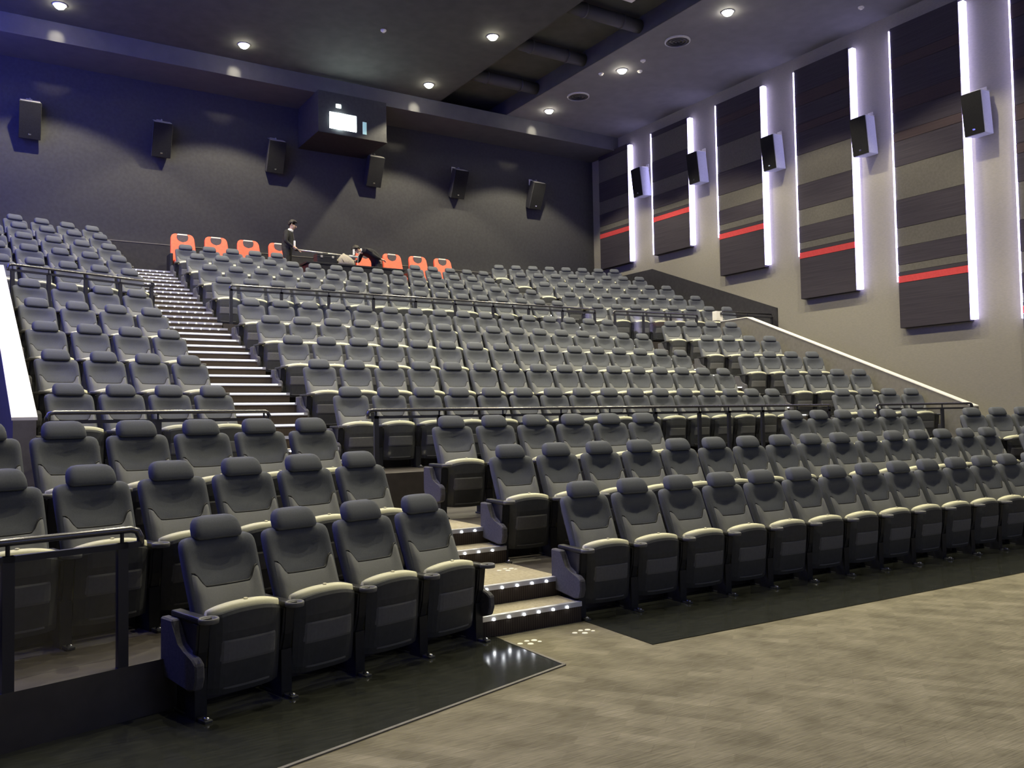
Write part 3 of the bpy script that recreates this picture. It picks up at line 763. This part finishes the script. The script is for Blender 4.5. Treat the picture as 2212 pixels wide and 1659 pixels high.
bm = bmesh.new(); cyl(bm, (0, 0, .04), (0, 0, .40), .02, n=8); mesh_obj('rod', bm, M['steel'], root)

# ------------------------------------------------------------------ light glints by the stairs, painted as pale discs
def glints(label, x, y, z):
    root = tag(empty('painted_glints', (x, y, z)), label, 'painted glint', 'painted light glints at the stairs')
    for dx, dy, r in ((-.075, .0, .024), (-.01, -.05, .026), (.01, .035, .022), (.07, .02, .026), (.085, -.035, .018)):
        bm = bmesh.new(); cyl(bm, (dx, dy, 0), (dx, dy, .004), r, r * .9, 12); mesh_obj('dot', bm, M['glints'], root)
glints('cluster of painted light dots on carpet left of the stair foot', 3.67, 5.645, 0.0)
glints('cluster of painted light dots on carpet right of the stair foot', 4.21, 5.66, 0.0)
glints('cluster of painted light dots on the stair landing', 4.24, 6.88, .329)

# ------------------------------------------------------------------ people and their gear
def figure(name, label, loc, rz, joints, edges, radii, root_j, skin_at, hair, extras):
    me = bpy.data.meshes.new(name)
    keys = list(joints); ix = {k: i for i, k in enumerate(keys)}
    me.from_pydata([joints[k] for k in keys], [(ix[a], ix[b]) for a, b in edges], [])
    o = bpy.data.objects.new(name, me); COL.objects.link(o)
    md = o.modifiers.new('skin', 'SKIN'); md.use_smooth_shade = True
    sub = o.modifiers.new('sub', 'SUBSURF'); sub.levels = 2; sub.render_levels = 2
    for k in keys:
        sv = me.skin_vertices[0].data[ix[k]]; r = radii[k]
        k_ = 1.16 if k in ('pelvis', 'waist', 'chest', 'neck0') or k[1:] in ('sh', 'el', 'hip') else 1.0
        sv.radius = (r[0] * k_, r[1] * k_) if isinstance(r, tuple) else (r * k_, r * k_); sv.use_root = (k == root_j)
    bpy.context.view_layer.update()
    dg = bpy.context.evaluated_depsgraph_get()
    nm = bpy.data.meshes.new_from_object(o.evaluated_get(dg))
    o.modifiers.clear(); o.data = nm; bpy.data.meshes.remove(me); nm.name = name
    nm.materials.clear(); nm.materials.append(M['suit']); nm.materials.append(M['skin'])
    for p in nm.polygons:
        p.use_smooth = True
        for c, r in skin_at:
            if (p.center - Vector(c)).length < r: p.material_index = 1
    o.location = loc; o.rotation_euler = (0, 0, rz)
    tag(o, label, 'person')
    return o

def hand(j, e, r, pre, wrist, d, up, thumb_side):
    """palm and five fingers; d = pointing direction, up = back of hand"""
    d = Vector(d).normalized(); up = Vector(up).normalized(); s = d.cross(up).normalized(); W = Vector(wrist)
    j[pre + 'palm'] = tuple(W + d * .07); r[pre + 'palm'] = (.034, .022); e.append((pre + 'wrist', pre + 'palm'))
    for q, (off_, ln) in enumerate(((-.030, .065), (-.010, .078), (.010, .072), (.030, .056))):
        b = W + d * .095 + s * off_; m = b + d * ln * .55 - up * .010; t = b + d * ln - up * .035
        for nm_, p in (('k', b), ('m', m), ('t', t)): j[pre + 'f%d%s' % (q, nm_)] = tuple(p); r[pre + 'f%d%s' % (q, nm_)] = .0085
        e += [(pre + 'palm', pre + 'f%dk' % q), (pre + 'f%dk' % q, pre + 'f%dm' % q), (pre + 'f%dm' % q, pre + 'f%dt' % q)]
    b = W + d * .045 + s * thumb_side * .035; t = b + d * .045 + s * thumb_side * .025 - up * .015
    j[pre + 'th'] = tuple(b); j[pre + 'th2'] = tuple(t); r[pre + 'th'] = .011; r[pre + 'th2'] = .009
    e += [(pre + 'palm', pre + 'th'), (pre + 'th', pre + 'th2')]

def head_bits(o, c, fwd, up, rad=.088):
    """hair cap, eyes, nose, ears as children of the figure"""
    f = Vector(fwd).normalized(); u = Vector(up).normalized(); s = f.cross(u).normalized(); c = Vector(c)
    bm = bmesh.new()
    bmesh.ops.create_uvsphere(bm, u_segments=18, v_segments=12, radius=1)
    kill = []
    for v in bm.verts:
        p = v.co.copy()
        lump = 1 + .05 * math.sin(9 * p.x + 2) * math.sin(8 * p.y) + .04 * math.sin(11 * p.z)
        v.co = c + (f * (p.y * .124 - .012) + s * (p.x * .108) + u * (p.z * .130 + .026)) * lump
        if p.z < -.15 and p.y > -.25: kill.append(v)
        elif p.z < .28 and p.y > .45: kill.append(v)
        elif p.z < -.7: kill.append(v)
    bmesh.ops.delete(bm, geom=kill, context='VERTS')
    h = mesh_obj('hair', bm, M['hair'], o, True)
    sol = h.modifiers.new('thick', 'SOLIDIFY'); sol.thickness = .012
    bm = bmesh.new()
    for sg in (-1, 1):
        ball(bm, c + f * .088 + s * sg * .034 + u * .0, .011, .011, .009, 8, 6)
    mesh_obj('eyes', bm, M['hair'], o)
    bm = bmesh.new(); p0 = c + f * .090 + u * .005; p1 = c + f * .112 - u * .032; cyl(bm, p0, p1, .009, .015, 8); ball(bm, p1, .014, .014, .012, 8, 6)
    for sg in (-1, 1): ball(bm, c + s * sg * .086 - f * .005 - u * .005, .014, .022, .030, 8, 6)
    mesh_obj('nose_and_ears', bm, M['skin'], o, True)
    bm = bmesh.new(); bmesh.ops.create_uvsphere(bm, u_segments=8, v_segments=6, radius=1, matrix=Matrix.Translation(c + f * .096 - u * .060) @ Matrix.Diagonal((.016, .016, .006, 1)))
    mesh_obj('mouth', bm, mat_lips, o)
mat_lips = mat('lips', (0.38, 0.17, 0.14), 0.6)

# person standing, facing the right wall (local +x), head bowed, hands low in front
j = {'pelvis': (0, 0, .93), 'waist': (.0, 0, 1.08), 'chest': (.035, 0, 1.27), 'neck0': (.075, 0, 1.43), 'neck1': (.115, 0, 1.485), 'head0': (.155, 0, 1.545), 'head1': (.165, 0, 1.635)}
r = {'pelvis': (.15, .12), 'waist': (.145, .115), 'chest': (.175, .125), 'neck0': .075, 'neck1': .052, 'head0': (.075, .082), 'head1': (.085, .092)}
e = [('pelvis', 'waist'), ('waist', 'chest'), ('chest', 'neck0'), ('neck0', 'neck1'), ('neck1', 'head0'), ('head0', 'head1')]
for sg, n in ((-1, 'r'), (1, 'l')):
    j[n + 'sh'] = (.05, sg * .19, 1.38); j[n + 'el'] = (.02, sg * .25, 1.11); j[n + 'wrist'] = (.22, sg * .16, .97)
    r[n + 'sh'] = .072; r[n + 'el'] = .052; r[n + 'wrist'] = .036
    e += [('chest', n + 'sh'), (n + 'sh', n + 'el'), (n + 'el', n + 'wrist')]
    hand(j, e, r, n, j[n + 'wrist'], (.8, -sg * .3, -.35), (.3, 0, .9), -sg)
    j[n + 'hip'] = (0, sg * .10, .86); j[n + 'kn'] = (.03, sg * .11, .48); j[n + 'an'] = (-.01, sg * .11, .09); j[n + 'toe'] = (.15, sg * .125, .035)
    r[n + 'hip'] = .10; r[n + 'kn'] = .066; r[n + 'an'] = .045; r[n + 'toe'] = .036
    e += [('pelvis', n + 'hip'), (n + 'hip', n + 'kn'), (n + 'kn', n + 'an'), (n + 'an', n + 'toe')]
P1 = figure('person', 'person in black suit and white collar, standing with head bowed', (7.20, 22.86, ZR[9]), -.55, j, e, r, 'pelvis',
            [((.16, 0, 1.60), .16), ((.115, 0, 1.50), .06)] + [(tuple(Vector(j[n + 'wrist']) + Vector((.10, 0, -.05))), .13) for n in 'rl'], None, None)
head_bits(P1, (.165, 0, 1.61), (.93, 0, -.36), (.36, 0, .93))
bm = bmesh.new(); rows = []
for z, rr, dx in ((1.425, .082, .078), (1.465, .070, .098), (1.495, .064, .112)):
    rows.append([(dx + rr * math.cos(2 * PI * k / 16), rr * math.sin(2 * PI * k / 16), z - .35 * rr * math.cos(2 * PI * k / 16)) for k in range(16)])
loft(bm, rows, cap=False); cobj = mesh_obj('shirt_collar', bm, M['paper'], P1, True); cobj.modifiers.new('t', 'SOLIDIFY').thickness = .008
bm = bmesh.new(); tube(bm, [(.165, -.02, 1.42), (.19, -.03, 1.30), (.22, -.05, 1.16)], .006, 6); mesh_obj('lanyard_cord', bm, M['bandgrey'], P1)
bm = bbox_bm(.205, .245, -.10, -.03, .93, 1.16, .004); mesh_obj('white_card', bm, M['paper'], P1)

# person bent over, facing the left wall (local +x is the way the face looks)
j = {'pelvis': (-.20, 0, .92), 'waist': (-.08, 0, 1.03), 'chest': (.12, 0, 1.10), 'neck0': (.29, 0, 1.09), 'neck1': (.35, 0, 1.08), 'head0': (.41, 0, 1.07), 'head1': (.485, 0, 1.10)}
r = {'pelvis': (.15, .125), 'waist': (.145, .12), 'chest': (.175, .125), 'neck0': .075, 'neck1': .052, 'head0': (.075, .082), 'head1': (.088, .092)}
e = [('pelvis', 'waist'), ('waist', 'chest'), ('chest', 'neck0'), ('neck0', 'neck1'), ('neck1', 'head0'), ('head0', 'head1')]
for sg, n in ((-1, 'r'), (1, 'l')):
    j[n + 'sh'] = (.20, sg * .19, 1.07)
    if n == 'l': j[n + 'el'] = (.02, sg * .27, .92); j[n + 'wrist'] = (-.20, sg * .24, .86); dd = (-.8, 0, -.2)
    else: j[n + 'el'] = (.26, sg * .25, .82); j[n + 'wrist'] = (.42, sg * .14, .80); dd = (.9, 0, -.1)
    r[n + 'sh'] = .072; r[n + 'el'] = .052; r[n + 'wrist'] = .036
    e += [('chest', n + 'sh'), (n + 'sh', n + 'el'), (n + 'el', n + 'wrist')]
    hand(j, e, r, n, j[n + 'wrist'], dd, (0, 0, 1), -sg)
    j[n + 'hip'] = (-.21, sg * .10, .85); j[n + 'kn'] = (-.13, sg * .11, .48); j[n + 'an'] = (-.19, sg * .11, .09); j[n + 'toe'] = (-.03, sg * .125, .035)
    r[n + 'hip'] = .10; r[n + 'kn'] = .066; r[n + 'an'] = .045; r[n + 'toe'] = .036
    e += [('pelvis', n + 'hip'), (n + 'hip', n + 'kn'), (n + 'kn', n + 'an'), (n + 'an', n + 'toe')]
P2 = figure('person', 'person in black suit bending forward beside the red seats', (9.66, 22.86, ZR[9]), PI + .12, j, e, r, 'pelvis',
            [((.46, 0, 1.08), .15), ((.35, 0, 1.08), .05)] + [(tuple(Vector(j['rwrist']) + Vector((.10, 0, -.02))), .12), (tuple(Vector(j['lwrist']) + Vector((-.10, 0, -.02))), .12)], None, None)
head_bits(P2, (.47, 0, 1.085), (.62, 0, -.78), (.78, 0, .62))
bm = bmesh.new(); rows = []
for xx, rr in ((.285, .082), (.32, .072), (.345, .064)):
    rows.append([(xx, rr * math.cos(2 * PI * k / 16), 1.085 + rr * math.sin(2 * PI * k / 16)) for k in range(16)])
loft(bm, rows, cap=False); cobj = mesh_obj('shirt_collar', bm, M['paper'], P2, True); cobj.modifiers.new('t', 'SOLIDIFY').thickness = .008
bm = bmesh.new(); tube(bm, [(.36, .05, 1.03), (.44, .06, .92), (.46, .06, .70), (.45, .06, .50)], .006, 6); mesh_obj('lanyard_cord', bm, M['paper'], P2)
bm = bbox_bm(.56, .60, .03, .08, .93, 1.09, .004); mesh_obj('white_card', bm, M['paper'], P2)
bm = bmesh.new(); tube(bm, [(.36, .05, 1.03), (.47, .07, .98), (.57, .055, 1.05)], .006, 6); mesh_obj('card_cord', bm, M['paper'], P2)

# control desk in the gap of the row below the red seats, with its gear
root = tag(empty('control_desk', (8.9, 22.25, ZR[8])), 'black control desk in the gap below the red seats', 'desk')
bm = bbox_bm(-1.45, 1.45, -.28, .28, .88, .93, .006); mesh_obj('desk_top', bm, M['plastic'], root)
bm = bmesh.new(); box(bm, -1.40, 1.40, -.26, -.23, .02, .88); mesh_obj('front_board', bm, M['plastic'], root)
for sx in (-1.40, 1.36):
    bm = bmesh.new(); box(bm, sx, sx + .04, -.23, .26, 0, .88); mesh_obj('side_board', bm, M['plastic'], root)
root = tag(empty('equipment_case', (8.05, 22.2, ZR[8] + .93)), 'black equipment case standing on the control desk', 'case')
bm = bbox_bm(-.28, .28, -.16, .16, 0, .26, .02); mesh_obj('case_body', bm, M['plastic'], root)
bm = bbox_bm(-.285, .285, -.165, .165, .17, .185, .004); mesh_obj('lid_seam', bm, M['spdark'], root)
for xx in (-.16, .16):
    bm = bbox_bm(xx - .03, xx + .03, -.175, -.16, .14, .20, .004); mesh_obj('latch', bm, M['steel'], root)
bm = bmesh.new(); tube(bm, [(-.08, 0, .26), (-.07, 0, .30), (.07, 0, .30), (.08, 0, .26)], .012, 8); mesh_obj('handle', bm, M['plastic'], root)
# long pole carried between the two people
root = tag(empty('metal_pole', (8.35, 22.78, 6.47)), 'long pale metal pole held level between the two people', 'pole')
bm = bmesh.new(); cyl(bm, (-.85, 0, .02), (.62, 0, -.02), .022, n=10); mesh_obj('shaft', bm, M['steel'], root, True)
bm = bmesh.new(); cyl(bm, (.62, 0, -.02), (.88, 0, -.027), .034, n=12); mesh_obj('pale_grip', bm, M['white'], root, True)
bm = bmesh.new(); cyl(bm, (-.95, 0, .023), (-.85, 0, .02), .030, n=12); mesh_obj('end_cap', bm, M['plastic'], root, True)
# beige bag slumped on the desk
bm = bmesh.new(); rows = []
for t, hw, hd in [(0, .24, .14), (.06, .26, .15), (.14, .235, .14), (.22, .17, .11), (.28, .10, .07), (.315, .045, .03), (.34, .012, .01)]:
    rows.append(sring(.03 * math.sin(9 * t) - .25 * t * (.5 if t < .28 else .6), 0, t, hw, hd, 18, .7))
loft(bm, rows)
root = tag(empty('cloth_bag', (8.62, 22.2, ZR[8] + .93)), 'beige cloth bag slumped between the seats near the desk', 'bag')
bg = mesh_obj('bag_body', bm, M['beige'], root, True)
bm = bmesh.new(); tube(bm, [(-.10, -.05, .27), (-.14, -.12, .18), (-.10, -.16, .08)], .012, 8); mesh_obj('strap', bm, M['beige'], root, True)
